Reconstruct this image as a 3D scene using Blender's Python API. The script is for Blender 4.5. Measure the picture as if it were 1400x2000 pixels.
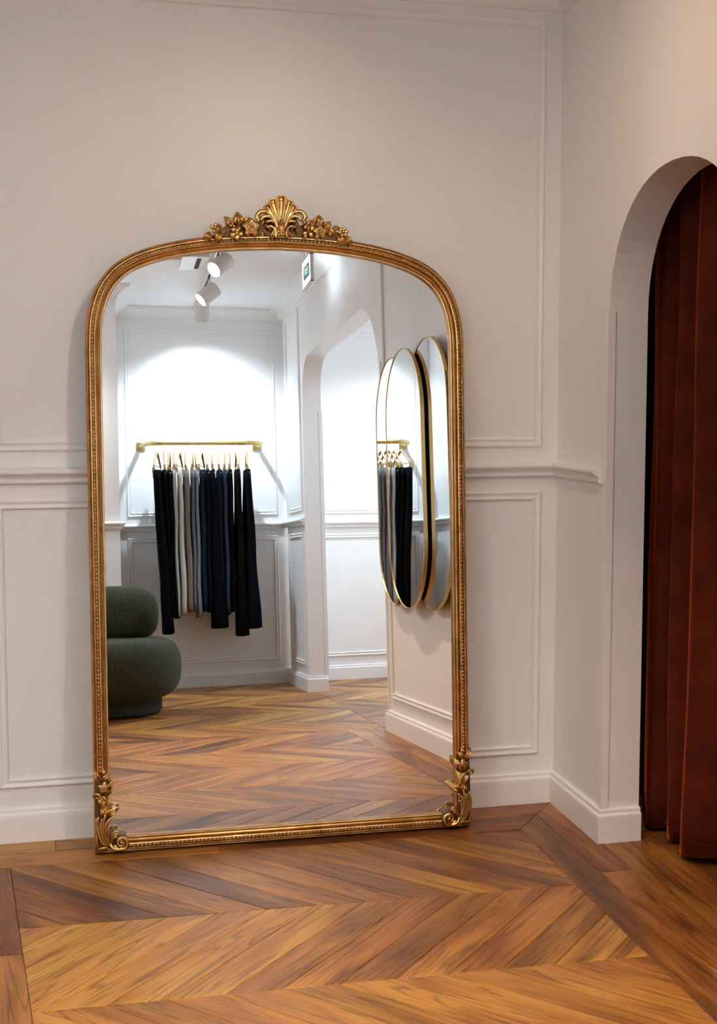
import bpy, math, random
from mathutils import Vector, Matrix, noise
S = bpy.context.scene
for o in list(bpy.data.objects): bpy.data.objects.remove(o)
C = S.collection
PI = math.pi
R = math.radians
rnd = random.Random(7)

# ------------------------------------------------------------------ camera
def cam_axes(yaw, pitch, roll):
    y, p, r = R(yaw), R(pitch), R(roll)
    fw = Vector((math.sin(y)*math.cos(p), math.cos(y)*math.cos(p), -math.sin(p)))
    rt = Vector((math.cos(y), -math.sin(y), 0)); up = rt.cross(fw)
    return rt*math.cos(r)-up*math.sin(r), up*math.cos(r)+rt*math.sin(r), fw
cd = bpy.data.cameras.new('camera'); cam = bpy.data.objects.new('camera', cd); C.objects.link(cam)
rt, up, fw = cam_axes(13.44, 4.9433, .0068)
cam.matrix_world = Matrix(((rt.x, up.x, -fw.x, -.1953), (rt.y, up.y, -fw.y, -3.7561), (rt.z, up.z, -fw.z, 1.2637), (0, 0, 0, 1)))
cd.sensor_fit = 'VERTICAL'; cd.sensor_height = 36.0; cd.lens = 36.0*2527.4154/2000; cd.clip_start = .02
S.camera = cam

# ------------------------------------------------------------------ world, exposure
w = bpy.data.worlds.new('world'); S.world = w; w.use_nodes = True
w.node_tree.nodes['Background'].inputs[0].default_value = (1, .9, .8, 1)
w.node_tree.nodes['Background'].inputs[1].default_value = .05
S.view_settings.view_transform = 'Standard'; S.view_settings.look = 'None'
S.view_settings.exposure = 0.0; S.view_settings.gamma = 1
cy = S.cycles
cy.use_denoising = True; cy.max_bounces = 12; cy.diffuse_bounces = 6; cy.glossy_bounces = 8
cy.caustics_reflective = False; cy.caustics_refractive = False; cy.sample_clamp_indirect = 0
try: cy.denoiser = 'OPENIMAGEDENOISE'
except Exception: pass

# lamps: (x, y, aim point, colour, watts, cone degrees, blend) - heads on the ceiling track and on the added one
WARM = (1.0, .71, .48); NEUT = (1.0, .82, .66); COOL = (.80, .90, 1.0)
LAMPS = [
    # first, second, third: the three heads the gilded mirror shows
    (.62, -3.22, Vector((-1.9, -1.5, .3)), (1, .82, .62), 42, 75, .6),
    (.62, -3.96, Vector((-1.9, -3.4, .3)), (.92, .96, .90), 130, 85, .6),
    (.62, -4.46, Vector((.66, -4.98, 1.40)), (.72, .87, 1.0), 165, 118, 1.0),
    # heads nearer the back wall
    (.62, -1.35, Vector((.15, 0.0, .95)), (1, .77, .52), 27, 108, .8),
    (.62, -1.02, Vector((1.31, -.72, 1.75)), (1, .69, .43), 11, 110, .9),
    (.62, -2.20, Vector((.85, -1.5, 0)), (1, .66, .47), 135, 80, .8),  # unseen head, added to brighten the floor
]
FILL_LAMPS = [  # fill spot added out of view to raise the floor brightness
    (-1.2, -2.6, Vector((.0, -1.5, 0)), (1, .88, .58), 92, 84, .8),
]
UPW, UPC = 180, (.82, .90, 1.0)
# ------------------------------------------------------------------ helpers
def tag(o, label=None, cat=None, group=None, kind=None):
    if label: o['label'] = label
    if cat: o['category'] = cat
    if group: o['group'] = group
    if kind: o['kind'] = kind
    return o
def empty(name, loc=(0, 0, 0), rz=0):
    o = bpy.data.objects.new(name, None); C.objects.link(o); o.location = loc; o.rotation_euler = (0, 0, rz)
    o.empty_display_size = .1
    return o
class MB:
    def __init__(s): s.v = []; s.f = []; s.sm = []; s.M = None
    def add(s, vs, fs, smooth=False):
        n = len(s.v)
        s.v += [tuple(s.M @ Vector(p)) if s.M else tuple(p) for p in vs]
        s.f += [tuple(i+n for i in f) for f in fs]; s.sm += [smooth]*len(fs)
    def box(s, a, b):
        x0, y0, z0 = a; x1, y1, z1 = b
        s.add([(x0,y0,z0),(x1,y0,z0),(x1,y1,z0),(x0,y1,z0),(x0,y0,z1),(x1,y0,z1),(x1,y1,z1),(x0,y1,z1)],
              [(0,3,2,1),(4,5,6,7),(0,1,5,4),(1,2,6,5),(2,3,7,6),(3,0,4,7)])
    def prism(s, poly, off):   # polygon (list of 3d pts) extruded by vector
        n = len(poly); o = Vector(off)
        vs = [Vector(p) for p in poly] + [Vector(p)+o for p in poly]
        s.add(vs, [tuple(range(n))[::-1], tuple(range(n, 2*n))] + [(i, (i+1) % n, (i+1) % n+n, i+n) for i in range(n)])
    def loft(s, rings, closed=False, caps=True, smooth=True, ringclosed=True):
        n = len(rings[0]); m = len(rings); vs = [p for r in rings for p in r]; fs = []
        for j in range(m if closed else m-1):
            a = j*n; b = ((j+1) % m)*n
            for i in range(n if ringclosed else n-1):
                k = (i+1) % n; fs.append((a+i, a+k, b+k, b+i))
        if caps and not closed and ringclosed: fs += [tuple(range(n))[::-1], tuple(range((m-1)*n, m*n))]
        s.add(vs, fs, smooth)
    def tube(s, pts, rad, n=10, closed=False, flat=1.0, up=None):
        pts = [Vector(p) for p in pts]; m = len(pts)
        if not hasattr(rad, '__len__'): rad = [rad]*m
        rings = []; prev = None
        for i, p in enumerate(pts):
            if closed: t = pts[(i+1) % m]-pts[i-1]
            else: t = pts[min(i+1, m-1)]-pts[max(i-1, 0)]
            t.normalize()
            if up is not None: u = Vector(up) - t*t.dot(Vector(up))
            elif prev is None: u = t.orthogonal()
            else: u = prev - t*prev.dot(t)
            u.normalize(); prev = u; v = t.cross(u)
            rings.append([p + (u*math.cos(2*PI*k/n)*flat + v*math.sin(2*PI*k/n))*rad[i] for k in range(n)])
        s.loft(rings, closed=closed)
    def lathe(s, prof, M=None, n=24, smooth=True):  # prof: (r, z) about local z
        M = M or Matrix.Identity(4)
        rings = [[M @ Vector((r*math.cos(2*PI*k/n), r*math.sin(2*PI*k/n), z)) for k in range(n)] for r, z in prof]
        s.loft(rings, smooth=smooth)
    def ball(s, c, r, n=10, m=7, M=None):
        rr = r if hasattr(r, '__len__') else (r, r, r); c = Vector(c); M = M or Matrix.Identity(3)
        rings = []
        for j in range(1, m):
            th = PI*j/m
            rings.append([c + M @ Vector((rr[0]*math.sin(th)*math.cos(2*PI*k/n), rr[1]*math.sin(th)*math.sin(2*PI*k/n), -rr[2]*math.cos(th))) for k in range(n)])
        s.loft(rings)
    def build(s, name, m, parent=None, auto=None):
        me = bpy.data.meshes.new(name); me.from_pydata(s.v, [], s.f); me.validate(); 
        if len(me.polygons) == len(s.sm): me.polygons.foreach_set('use_smooth', s.sm)
        me.materials.append(m); me.update()
        import bmesh
        b = bmesh.new(); b.from_mesh(me); bmesh.ops.recalc_face_normals(b, faces=b.faces); b.to_mesh(me); b.free()
        o = bpy.data.objects.new(name, me); C.objects.link(o)
        if parent: o.parent = parent
        return o
def spline(pts, k=6, closed=False):
    P = [Vector(p) for p in pts]; n = len(P); out = []
    rng = range(n if closed else n-1)
    for i in rng:
        a = P[i-1] if (closed or i > 0) else P[0]*2-P[1]
        b = P[i]; c = P[(i+1) % n]; d = P[(i+2) % n] if (closed or i+2 < n) else P[-1]*2-P[-2]
        for j in range(k):
            t = j/k
            out.append(.5*((2*b)+(c-a)*t+(2*a-5*b+4*c-d)*t*t+(3*b-a-3*c+d)*t**3))
    if not closed: out.append(P[-1])
    return out
def copy_tree(o, parent=None):
    c = o.copy(); C.objects.link(c)
    if parent: c.parent = parent
    for ch in list(o.children): copy_tree(ch, c)
    return c

# ------------------------------------------------------------------ materials
def mat(name, col, rough=.5, metal=0, bump=0, bscale=80, var=0, vscale=6, col2=None, sheen=0, emis=None, estr=0, stretch=None, spec=.5, coat=0):
    m = bpy.data.materials.new(name); m.use_nodes = True; nt = m.node_tree; b = nt.nodes['Principled BSDF']
    b.inputs['Base Color'].default_value = (*col, 1); b.inputs['Roughness'].default_value = rough; b.inputs['Metallic'].default_value = metal
    b.inputs['Specular IOR Level'].default_value = spec
    if coat: b.inputs['Coat Weight'].default_value = coat; b.inputs['Coat Roughness'].default_value = .25
    if sheen: b.inputs['Sheen Weight'].default_value = sheen; b.inputs['Sheen Roughness'].default_value = .4
    if emis: b.inputs['Emission Color'].default_value = (*emis, 1); b.inputs['Emission Strength'].default_value = estr
    tc = nt.nodes.new('ShaderNodeTexCoord'); mp = nt.nodes.new('ShaderNodeMapping'); nt.links.new(tc.outputs['Object'], mp.inputs[0])
    if stretch: mp.inputs['Scale'].default_value = stretch
    if var or col2:
        n = nt.nodes.new('ShaderNodeTexNoise'); n.inputs['Scale'].default_value = vscale; n.inputs['Detail'].default_value = 5
        nt.links.new(mp.outputs[0], n.inputs['Vector'])
        cr = nt.nodes.new('ShaderNodeValToRGB'); cr.color_ramp.elements[0].position = .35; cr.color_ramp.elements[1].position = .65
        c2 = col2 or tuple(c*(1-var) for c in col)
        cr.color_ramp.elements[0].color = (*c2, 1); cr.color_ramp.elements[1].color = (*col, 1)
        nt.links.new(n.outputs['Fac'], cr.inputs[0]); nt.links.new(cr.outputs[0], b.inputs['Base Color'])
    if bump:
        n = nt.nodes.new('ShaderNodeTexNoise'); n.inputs['Scale'].default_value = bscale; n.inputs['Detail'].default_value = 3
        nt.links.new(mp.outputs[0], n.inputs['Vector'])
        bp = nt.nodes.new('ShaderNodeBump'); bp.inputs['Strength'].default_value = bump; bp.inputs['Distance'].default_value = .002
        nt.links.new(n.outputs['Fac'], bp.inputs['Height']); nt.links.new(bp.outputs[0], b.inputs['Normal'])
    return m
M = dict(
    paint=mat('wall_paint', (.88, .872, .862), .42, bump=.12, bscale=60, var=.02, vscale=3),
    trim=mat('trim_paint', (.88, .875, .868), .35),
    ceil=mat('ceiling_paint', (.88, .875, .87), .6, bump=.05, bscale=40),
    dark=mat('unlit_dark', (.02, .015, .012), .9),
    glass=mat('mirror_glass', (.93, .945, .94), 0, 1),
    darkbrown=mat('dark_brown_metal', (.13, .065, .022), .5, .6),  # darker brown for the plates under the carvings
    browngold=mat('brown_gold', (.56, .28, .092), .38, .9, col2=(.36, .16, .05), vscale=30),
    gold=mat('antique_gold', (.92, .69, .34), .25, 1, col2=(.72, .47, .18), vscale=22, bump=.25, bscale=160),
    golddeep=mat('antique_gold_carving', (.82, .56, .24), .28, 1, col2=(.46, .25, .08), vscale=30, bump=.3, bscale=140),
    brass=mat('brushed_brass', (.62, .45, .20), .32, 1, bump=.1, bscale=90, stretch=(1, 1, .05)),
    rail=mat('satin_brass', (.62, .46, .17), .38, 1),
    black=mat('black_felt', (.012, .012, .014), .8),
    velvet=mat('rust_velvet', (.10, .015, .005), .8, sheen=1.0, col2=(.055, .008, .003), vscale=9, bump=.2, bscale=200, spec=.1),
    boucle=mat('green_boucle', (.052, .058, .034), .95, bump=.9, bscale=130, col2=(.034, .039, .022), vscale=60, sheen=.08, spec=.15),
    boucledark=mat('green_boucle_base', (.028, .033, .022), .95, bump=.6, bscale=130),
    white=mat('white_enamel', (.78, .77, .75), .35),
    chrome=mat('polished_steel', (.75, .75, .75), .15, 1),
    lens=mat('lamp_lens', (1, 1, 1), .3, emis=(1, .97, .93), estr=14),
    wood=mat('hanger_wood', (.48, .30, .15), .45, var=.2, vscale=30, stretch=(1, 1, .2)),
    sign=mat('sign_panel', (.8, .85, .85), .4, emis=(.72, .87, 1.0), estr=3.5),
    green=mat('sign_green', (.02, .16, .10), .4, emis=(.02, .20, .12), estr=.5),
    slot=mat('vent_slot', (.03, .03, .035), .8),
)
def wood_floor():
    m = bpy.data.materials.new('oak_floor'); m.use_nodes = True; nt = m.node_tree; N_ = nt.nodes; L = nt.links; b = N_['Principled BSDF']
    uv = N_.new('ShaderNodeUVMap'); uv.uv_map = 'grain'
    at = N_.new('ShaderNodeAttribute'); at.attribute_name = 'tone'
    sep = N_.new('ShaderNodeSeparateColor'); L.new(at.outputs['Color'], sep.inputs[0])
    def noise(scale, sx, sy, det=6, dist=0, rough=.55):
        mp = N_.new('ShaderNodeMapping'); mp.inputs['Scale'].default_value = (sx, sy, 1); L.new(uv.outputs[0], mp.inputs[0])
        n = N_.new('ShaderNodeTexNoise'); n.inputs['Scale'].default_value = scale; n.inputs['Detail'].default_value = det
        n.inputs['Distortion'].default_value = dist; n.inputs['Roughness'].default_value = rough; L.new(mp.outputs[0], n.inputs['Vector']); return n
    broad = noise(3.2, .75, 3.4, 4, .6)
    mp = N_.new('ShaderNodeMapping'); mp.inputs['Scale'].default_value = (.60, 13, 1); L.new(uv.outputs[0], mp.inputs[0])
    wv = N_.new('ShaderNodeTexNoise'); wv.inputs['Scale'].default_value = 1.7; wv.inputs['Detail'].default_value = 2.5; wv.inputs['Distortion'].default_value = .8
    L.new(mp.outputs[0], wv.inputs['Vector'])
    # growth rings: iso-lines of a stretched field
    mu = N_.new('ShaderNodeMath'); mu.operation = 'MULTIPLY'; mu.inputs[1].default_value = 8; L.new(wv.outputs['Fac'], mu.inputs[0])
    fr = N_.new('ShaderNodeMath'); fr.operation = 'FRACT'; L.new(mu.outputs[0], fr.inputs[0])
    ring = N_.new('ShaderNodeValToRGB'); e = ring.color_ramp.elements; e[0].position = 0; e[0].color = (.35, .35, .35, 1); e[1].position = .22; e[1].color = (1, 1, 1, 1)
    x = e.new(.85); x.color = (.93, .93, .93, 1); x = e.new(1.0); x.color = (.35, .35, .35, 1); L.new(fr.outputs[0], ring.inputs[0])
    fine = noise(9, 1.3, 64, 4)
    knot = noise(2.3, 1.3, 2.6, 2, 1.2)
    ramp = N_.new('ShaderNodeValToRGB'); e = ramp.color_ramp.elements
    e[0].position = .0; e[0].color = (.075, .024, .007, 1); e[1].position = 1; e[1].color = (.68, .33, .066, 1)
    x = e.new(.35); x.color = (.25, .084, .018, 1); x = e.new(.68); x.color = (.50, .205, .040, 1)
    t1 = N_.new('ShaderNodeMath'); t1.operation = 'MULTIPLY_ADD'; t1.inputs[1].default_value = 1.35; L.new(broad.outputs['Fac'], t1.inputs[0]); 
    t0 = N_.new('ShaderNodeMath'); t0.operation = 'SUBTRACT'; t0.inputs[1].default_value = .675; L.new(sep.outputs[0], t0.inputs[0]); L.new(t0.outputs[0], t1.inputs[2])
    L.new(t1.outputs[0], ramp.inputs[0])
    m1 = N_.new('ShaderNodeMix'); m1.data_type = 'RGBA'; m1.blend_type = 'MULTIPLY'; m1.inputs['Factor'].default_value = .80
    L.new(ramp.outputs[0], m1.inputs['A']); L.new(ring.outputs[0], m1.inputs['B'])
    fr2 = N_.new('ShaderNodeValToRGB'); fr2.color_ramp.elements[0].position = .3; fr2.color_ramp.elements[0].color = (.72, .70, .68, 1); fr2.color_ramp.elements[1].position = .62
    L.new(fine.outputs['Fac'], fr2.inputs[0])
    m2 = N_.new('ShaderNodeMix'); m2.data_type = 'RGBA'; m2.blend_type = 'MULTIPLY'; m2.inputs['Factor'].default_value = .9
    L.new(m1.outputs['Result'], m2.inputs['A']); L.new(fr2.outputs[0], m2.inputs['B'])
    kr = N_.new('ShaderNodeValToRGB'); kr.color_ramp.elements[0].position = .70; kr.color_ramp.elements[0].color = (1, 1, 1, 1); kr.color_ramp.elements[1].position = .80; kr.color_ramp.elements[1].color = (.42, .36, .34, 1)
    L.new(knot.outputs['Fac'], kr.inputs[0])
    m3 = N_.new('ShaderNodeMix'); m3.data_type = 'RGBA'; m3.blend_type = 'MULTIPLY'; m3.inputs['Factor'].default_value = .9
    L.new(m2.outputs['Result'], m3.inputs['A']); L.new(kr.outputs[0], m3.inputs['B'])
    hs = N_.new('ShaderNodeHueSaturation'); L.new(m3.outputs['Result'], hs.inputs['Color'])
    hm = N_.new('ShaderNodeMapRange'); hm.inputs['To Min'].default_value = .497; hm.inputs['To Max'].default_value = .508; L.new(sep.outputs[1], hm.inputs['Value']); L.new(hm.outputs[0], hs.inputs['Hue'])
    L.new(hs.outputs[0], b.inputs['Base Color'])
    rr = N_.new('ShaderNodeMapRange'); rr.inputs['To Min'].default_value = .30; rr.inputs['To Max'].default_value = .48; L.new(fine.outputs['Fac'], rr.inputs['Value']); L.new(rr.outputs[0], b.inputs['Roughness'])
    bp = N_.new('ShaderNodeBump'); bp.inputs['Strength'].default_value = .25; bp.inputs['Distance'].default_value = .001
    L.new(fine.outputs['Fac'], bp.inputs['Height']); L.new(bp.outputs[0], b.inputs['Normal'])
    return m
M['floor'] = wood_floor()
b_ = M['velvet'].node_tree.nodes['Principled BSDF']; b_.inputs['Sheen Tint'].default_value = (1, .17, .035, 1); b_.inputs['Sheen Roughness'].default_value = .3

# ------------------------------------------------------------------ the room
X0 = 1.3344; AL = R(-1.5453); TA = math.tan(AL); BE = R(-3.959); TB = math.tan(BE)
ZC = 2.5; TW = .115
def RW(y, z, t=0):      # right wall: distance y from the back wall, height z, t in front of its face
    return Vector((X0+TA*y-t, -y, z))
FX0, FY0 = -.5593, -4.9341
def FWp(x, z, t=0):     # far wall behind the camera
    return Vector((x, FY0+t+TB*(x-FX0), z))
def struct(o): o['kind'] = 'structure'; return o

# back wall
m = MB(); m.box((-2.9, 0, 0), (2.72, .12, ZC)); struct(m.build('wall_back', M['paint']))
# right wall with its two arched openings
def arch(y0, y1, zs, zt, e, n=14):      # points of an arched opening from y0 up over to y1
    c = (y0+y1)/2; hw = (y1-y0)/2; out = [(y0, 0)]
    for i in range(n*2+1):
        a = PI - PI*i/(2*n); ca, sa = math.cos(a), math.sin(a)
        out.append((c+hw*math.copysign(abs(ca)**(2/e), ca), zs+(zt-zs)*abs(sa)**(2/e)))
    out.append((y1, 0)); return out
A1 = arch(.396, 1.165, 1.50, 1.853, 2.15)
def rounded_top(y0, y1, zt, ra, rb, n=10):
    out = [(y0, 0)]
    for i in range(n+1):
        a = PI-PI/2*i/n; out.append((y0+ra[0]+ra[0]*math.cos(a), zt-ra[1]+ra[1]*math.sin(a)))
    for i in range(n+1):
        a = PI/2-PI/2*i/n; out.append((y1-rb[0]+rb[0]*math.cos(a), zt-rb[1]+rb[1]*math.sin(a)))
    out.append((y1, 0)); return out
A2 = rounded_top(2.385, 4.335, 2.06, (.38, .50), (.22, .20))
prof = [(-.0, 0)] + A1 + A2 + [(4.97, 0), (4.97, ZC), (0, ZC)]
m = MB(); m.prism([RW(y, z) for y, z in prof], (TW, 0, 0)); struct(m.build('wall_right', M['paint']))
# far wall (behind the camera, seen in the mirror), pier at its left, left wall
m = MB(); m.prism([FWp(-2.9, 0), FWp(2.72, 0), FWp(2.72, ZC), FWp(-2.9, ZC)], (0, -.12, 0)); struct(m.build('wall_far', M['paint']))
PX, PY = .088, -4.33
m = MB(); m.prism([(-2.9, PY-.0, 0), (PX, PY, 0), (PX, -4.97, 0), (-2.9, -4.77, 0)], (0, 0, ZC)); struct(m.build('wall_pier', M['paint']))
m = MB(); m.box((-3.0, -5.3, 0), (-2.9, .12, ZC)); struct(m.build('wall_left', M['paint']))
m = MB(); m.box((2.72, -5.3, 0), (2.82, .12, ZC)); struct(m.build('wall_corridor', M['paint']))
m = MB(); m.box((X0+TA*2.2+TW-.0, -2.26, 0), (2.72, -2.16, ZC)); struct(m.build('wall_partition', M['paint']))
# fitting room lining, near black: the unlit room's shade put into its colour
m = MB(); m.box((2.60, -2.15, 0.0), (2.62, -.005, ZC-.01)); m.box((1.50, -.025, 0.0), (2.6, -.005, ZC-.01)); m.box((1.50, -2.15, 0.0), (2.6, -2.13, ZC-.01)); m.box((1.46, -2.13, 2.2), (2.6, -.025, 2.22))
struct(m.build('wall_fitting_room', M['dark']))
m = MB(); m.box((-3.0, -5.3, ZC), (2.82, .12, ZC+.1)); struct(m.build('ceiling', M['ceil']))

# ---- mouldings: profiles are (height, projection)
def strip(mb, pts_fn, a, b, prof, z0):
    """run a profile along the wall function from a to b"""
    r1 = [pts_fn(a, z0+h, t) for h, t in prof]; r2 = [pts_fn(b, z0+h, t) for h, t in prof]
    mb.loft([r1, r2], smooth=False)
BW = lambda x, z, t=0: Vector((x, -t, z))
BASE = [(0, 0), (0, .018), (.0715, .018), (.0735, .0165), (.0745, .0185), (.080, .0175), (.084, .012), (.088, .010), (.090, .012), (.0945, .011), (.097, .004), (.0975, 0)]
RAILP = [(0, 0), (0, .014), (.004, .0165), (.0075, .0165), (.009, .0135), (.013, .014), (.018, .017), (.023, .023), (.0265, .031), (.029, .033), (.034, .0335), (.038, .031), (.041, .022), (.0445, .012), (.046, 0)]
ZR = 1.030
CORN = [(0, 0), (0, .008), (.006, .012), (.010, .011), (.016, .016), (.030, .028), (.046, .055), (.054, .072), (.058, .074), (.060, .084), (.070, .088), (.075, .088), (.075, 0)]
def miter_pts(fn_sets):
    pass
# base, rail and cornice: joined runs with mitred inner corner between back wall and right wall
def run(mb, path, prof, z0):
    """path: list of 2D floor points (wall faces), room on the left-hand side of travel; mitred"""
    P = [Vector((p[0], p[1])) for p in path]; n = len(P); rings = []
    for i in range(n):
        d0 = (P[i]-P[i-1]).normalized() if i > 0 else None
        d1 = (P[i+1]-P[i]).normalized() if i < n-1 else None
        if d0 is None: d0 = d1
        if d1 is None: d1 = d0
        n0 = Vector((-d0.y, d0.x)); n1 = Vector((-d1.y, d1.x)); nn = (n0+n1).normalized(); k = 1/max(.3, nn.dot(n0))
        rings.append([Vector((P[i].x+nn.x*t*k, P[i].y+nn.y*t*k, z0+h)) for h, t in prof])
    mb.loft(rings, smooth=False)
def rw2(y, dx=0): v = RW(y, 0); return (v.x+dx, v.y)
def fw2(x): v = FWp(x, 0); return (v.x, v.y)
fx = (X0+TA*4.99)
# travel with the room on the left: from the corridor side round the jamb
runs = {
 'back': [rw2(.396, TW), rw2(.396), rw2(0.0), (-2.9, 0)],
 'mid': [rw2(2.385, TW), rw2(2.385), rw2(1.165), rw2(1.165, TW)],
 'jamb': [fw2(PX), (fx, FWp(fx, 0).y), rw2(4.335), rw2(4.335, TW)],
 'pier': [(-2.9, PY), (PX, PY), (PX, -4.96)],
 'corridor': [fw2(fx+TW), fw2(2.72)],
 'left': [(-2.9, 0), (-2.9, PY)],
}
bnum = 1
for i, (k, p) in enumerate(runs.items()):
    m = MB(); run(m, p, BASE, 0); nm = {'back': 'baseboard_back', 'mid': 'baseboard_right', 'jamb': 'baseboard_far', 'pier': 'baseboard_pier', 'corridor': 'baseboard_corridor', 'left': 'baseboard_left'}[k]
    struct(m.build(nm, M['trim']))
tn = [0]
def trim(mb, mt='trim'):
    tn[0] += 1; return struct(mb.build('trim_%d' % tn[0], M[mt]))
# chair rails (stop short of the corner guards)
for p in ([rw2(.372), rw2(0.0), (-2.9, 0)], [rw2(2.36), rw2(1.19)], [fw2(PX), (fx, FWp(fx, 0).y), rw2(4.36)], [(-2.9, PY), (PX, PY), (PX, -4.95)], [fw2(fx+TW), fw2(2.72)]):
    m = MB(); run(m, p, RAILP, ZR); trim(m)
# cornice
for p in ([(fx, FWp(fx, 0).y), rw2(0.0), (-2.9, 0)], [fw2(PX), (fx, FWp(fx, 0).y)], [(-2.9, PY), (PX, PY), (PX, -4.95)], [fw2(fx+TW), fw2(2.72)]):
    m = MB(); run(m, p, CORN, ZC-.075); trim(m)
# rectangular panel mouldings with mitred corners
PANEL = [(0, 0), (0, .006), (.0025, .009), (.0055, .0085), (.008, .006), (.013, .0055), (.018, .0085), (.022, .0095), (.0255, .007), (.0275, .0)]  # (distance inwards->outwards, projection)
def panel(mb, fn, a0, z0, a1, z1):
    """inner rectangle a0..a1 x z0..z1, moulding grows outwards"""
    cs = [(a0, z0, -1, -1), (a1, z0, 1, -1), (a1, z1, 1, 1), (a0, z1, -1, 1)]
    mb.loft([[fn(a+sa*d, z+sz*d, t) for d, t in PANEL] for a, z, sa, sz in cs], closed=True, smooth=False, ringclosed=True)
def panels(fn, spans, lo=(.183, .958), hi=(1.147, 2.373)):
    for a0, a1 in spans:
        for z in (lo, hi):
            if z is None: continue
            m = MB(); panel(m, fn, min(a0, a1), z[0], max(a0, a1), z[1]); trim(m)
panels(BW, [(-.3263, 1.2545), (-2.6, -.47)])
panels(RW, [(2.28, 1.24)])
panels(RW, [(4.40+.03, 4.85)])
panels(lambda a, z, t=0: FWp(a, z, t), [(.178, 1.118)], hi=(1.150, 2.335))
panels(lambda a, z, t=0: FWp(a, z, t), [(1.37, 2.58)], hi=(1.150, 2.335))
# corner guards on the jambs of the openings
def guard(mb, y, s, z0, z1, both=True):     # L-shaped bead round each arris of a jamb; s +1: opening lies towards larger y
    e = .005
    for (xf, sx) in ((0, 1), (TW, -1)) if both else ((0, 1),):
        a = RW(y, 0); a.x += xf
        L_ = [(-e*sx, -e*s), (.017*sx, -e*s), (.017*sx, .0005*s), (.0005*sx, .0005*s), (.0005*sx, .018*s), (-e*sx, .018*s)]
        mb.prism([(a.x+p, a.y+q, z0) for p, q in L_], (0, 0, z1-z0))
for y, s, z1 in ((.396, 1, 1.51), (1.165, -1, 1.51), (2.385, 1, 1.735), (4.335, -1, 1.735)):
    m = MB(); guard(m, y, s, .0975, z1, y > 2); trim(m)

# ------------------------------------------------------------------ the floor: every plank its own polygon
def clip(poly, a, b):      # keep the part left of the line a->b
    out = []; n = len(poly)
    f = lambda p: (b[0]-a[0])*(p[1]-a[1])-(b[1]-a[1])*(p[0]-a[0])
    for i in range(n):
        p, q = poly[i], poly[(i+1) % n]; fp, fq = f(p), f(q)
        if fp >= 0: out.append(p)
        if (fp >= 0) != (fq >= 0):
            t = fp/(fp-fq); out.append((p[0]+(q[0]-p[0])*t, p[1]+(q[1]-p[1])*t))
    return out
def cliprgn(poly, rgn):
    for i in range(len(rgn)):
        if len(poly) < 3: return []
        poly = clip(poly, rgn[i], rgn[(i+1) % len(rgn)])
    return poly
fl_v = []; fl_f = []; fl_uv = []; fl_c = []
def inset(poly, g):
    n = len(poly); P = [Vector(p) for p in poly]; out = []
    ar = sum(P[i].x*P[(i+1) % n].y-P[(i+1) % n].x*P[i].y for i in range(n))/2
    if abs(ar) < 2e-4: return None
    if ar < 0: P.reverse()
    Q = []
    for p in P:
        if not Q or (p-Q[-1]).length > 1e-4: Q.append(p)
    if (Q[0]-Q[-1]).length < 1e-4: Q.pop()
    n = len(Q)
    if n < 3: return None
    for i in range(n):
        d0 = (Q[i]-Q[i-1]).normalized(); d1 = (Q[(i+1) % n]-Q[i]).normalized()
        n0 = Vector((-d0.y, d0.x)); n1 = Vector((-d1.y, d1.x)); s = n0+n1
        if s.length < 1e-3: return None
        s.normalize(); out.append(Q[i]+s*g/max(.35, s.dot(n0)))
    return Q, out
def plank(poly, ang, tone, hue=.5, g=.0006, bev=.0016):
    r = inset(poly, g)
    if not r: return
    outer = r[1]; r2 = inset([tuple(p) for p in outer], bev)
    if not r2 or len(r2[1]) != len(outer): return
    inner = r2[1]; outer = r2[0]
    off = (rnd.uniform(0, 40), rnd.uniform(0, 40)); ca, sa = math.cos(ang), math.sin(ang)
    uvf = lambda p: (p.x*ca+p.y*sa+off[0], -p.x*sa+p.y*ca+off[1])
    n = len(outer); b = len(fl_v)
    fl_v.extend([(p.x, p.y, -.0012) for p in outer]); fl_v.extend([(p.x, p.y, 0) for p in inner]); fl_v.extend([(p.x, p.y, -.006) for p in outer])
    F = [tuple(range(b+n, b+2*n))] + [(b+i, b+(i+1) % n, b+n+(i+1) % n, b+n+i) for i in range(n)] + [(b+2*n+i, b+2*n+(i+1) % n, b+(i+1) % n, b+i) for i in range(n)]
    allp = outer+inner+outer
    for f in F:
        fl_f.append(f)
        for k in f: fl_uv.append(uvf(allp[k-b])); fl_c.append((tone, hue, 0, 1))
def tone(): 
    r = rnd.random()
    if r < .2: return rnd.uniform(.26, .40)
    if r < .5: return rnd.uniform(.46, .58)
    return rnd.uniform(.58, .82)
# chevron field
ROW = .4425; SL = -.0335; WPL = .1235
def zig(k, x): return -.2225-ROW*k+SL*(x-.4)
def chevron(rgn, k0, k1, xa, xb, tones=None):
    for k in range(k0, k1):
        s = -1 if k % 2 == 0 else 1          # even rows run down to the right
        n0 = int((xa-.6)/WPL); n1 = int((xb+.6)/WPL)
        for i in range(n0, n1):
            xt = i*WPL+.0645; sh = ROW*.93*(-s)
            # even rows: top at xt, bottom further right; odd rows the reverse
            x0t, x0b = (xt-sh, xt) if s < 0 else (xt-sh, xt)
            x1t, x1b = x0t+WPL, x0b+WPL
            if s > 0:      # top edge shares its joints with the row above
                x0t, x0b = xt, xt+sh; x1t, x1b = x0t+WPL, x0b+WPL
            poly = [(x0b, zig(k+1, x0b)), (x1b, zig(k+1, x1b)), (x1t, zig(k, x1t)), (x0t, zig(k, x0t))]
            c = cliprgn(poly, rgn)
            if len(c) >= 3:
                ang = math.atan2(zig(k+1, x0b)-zig(k, x0t), x0b-x0t)
                plank(c, ang, tone() if tones is None else tones(k, (x0b+x1t)/2), rnd.random())
YE = -2.52
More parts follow.
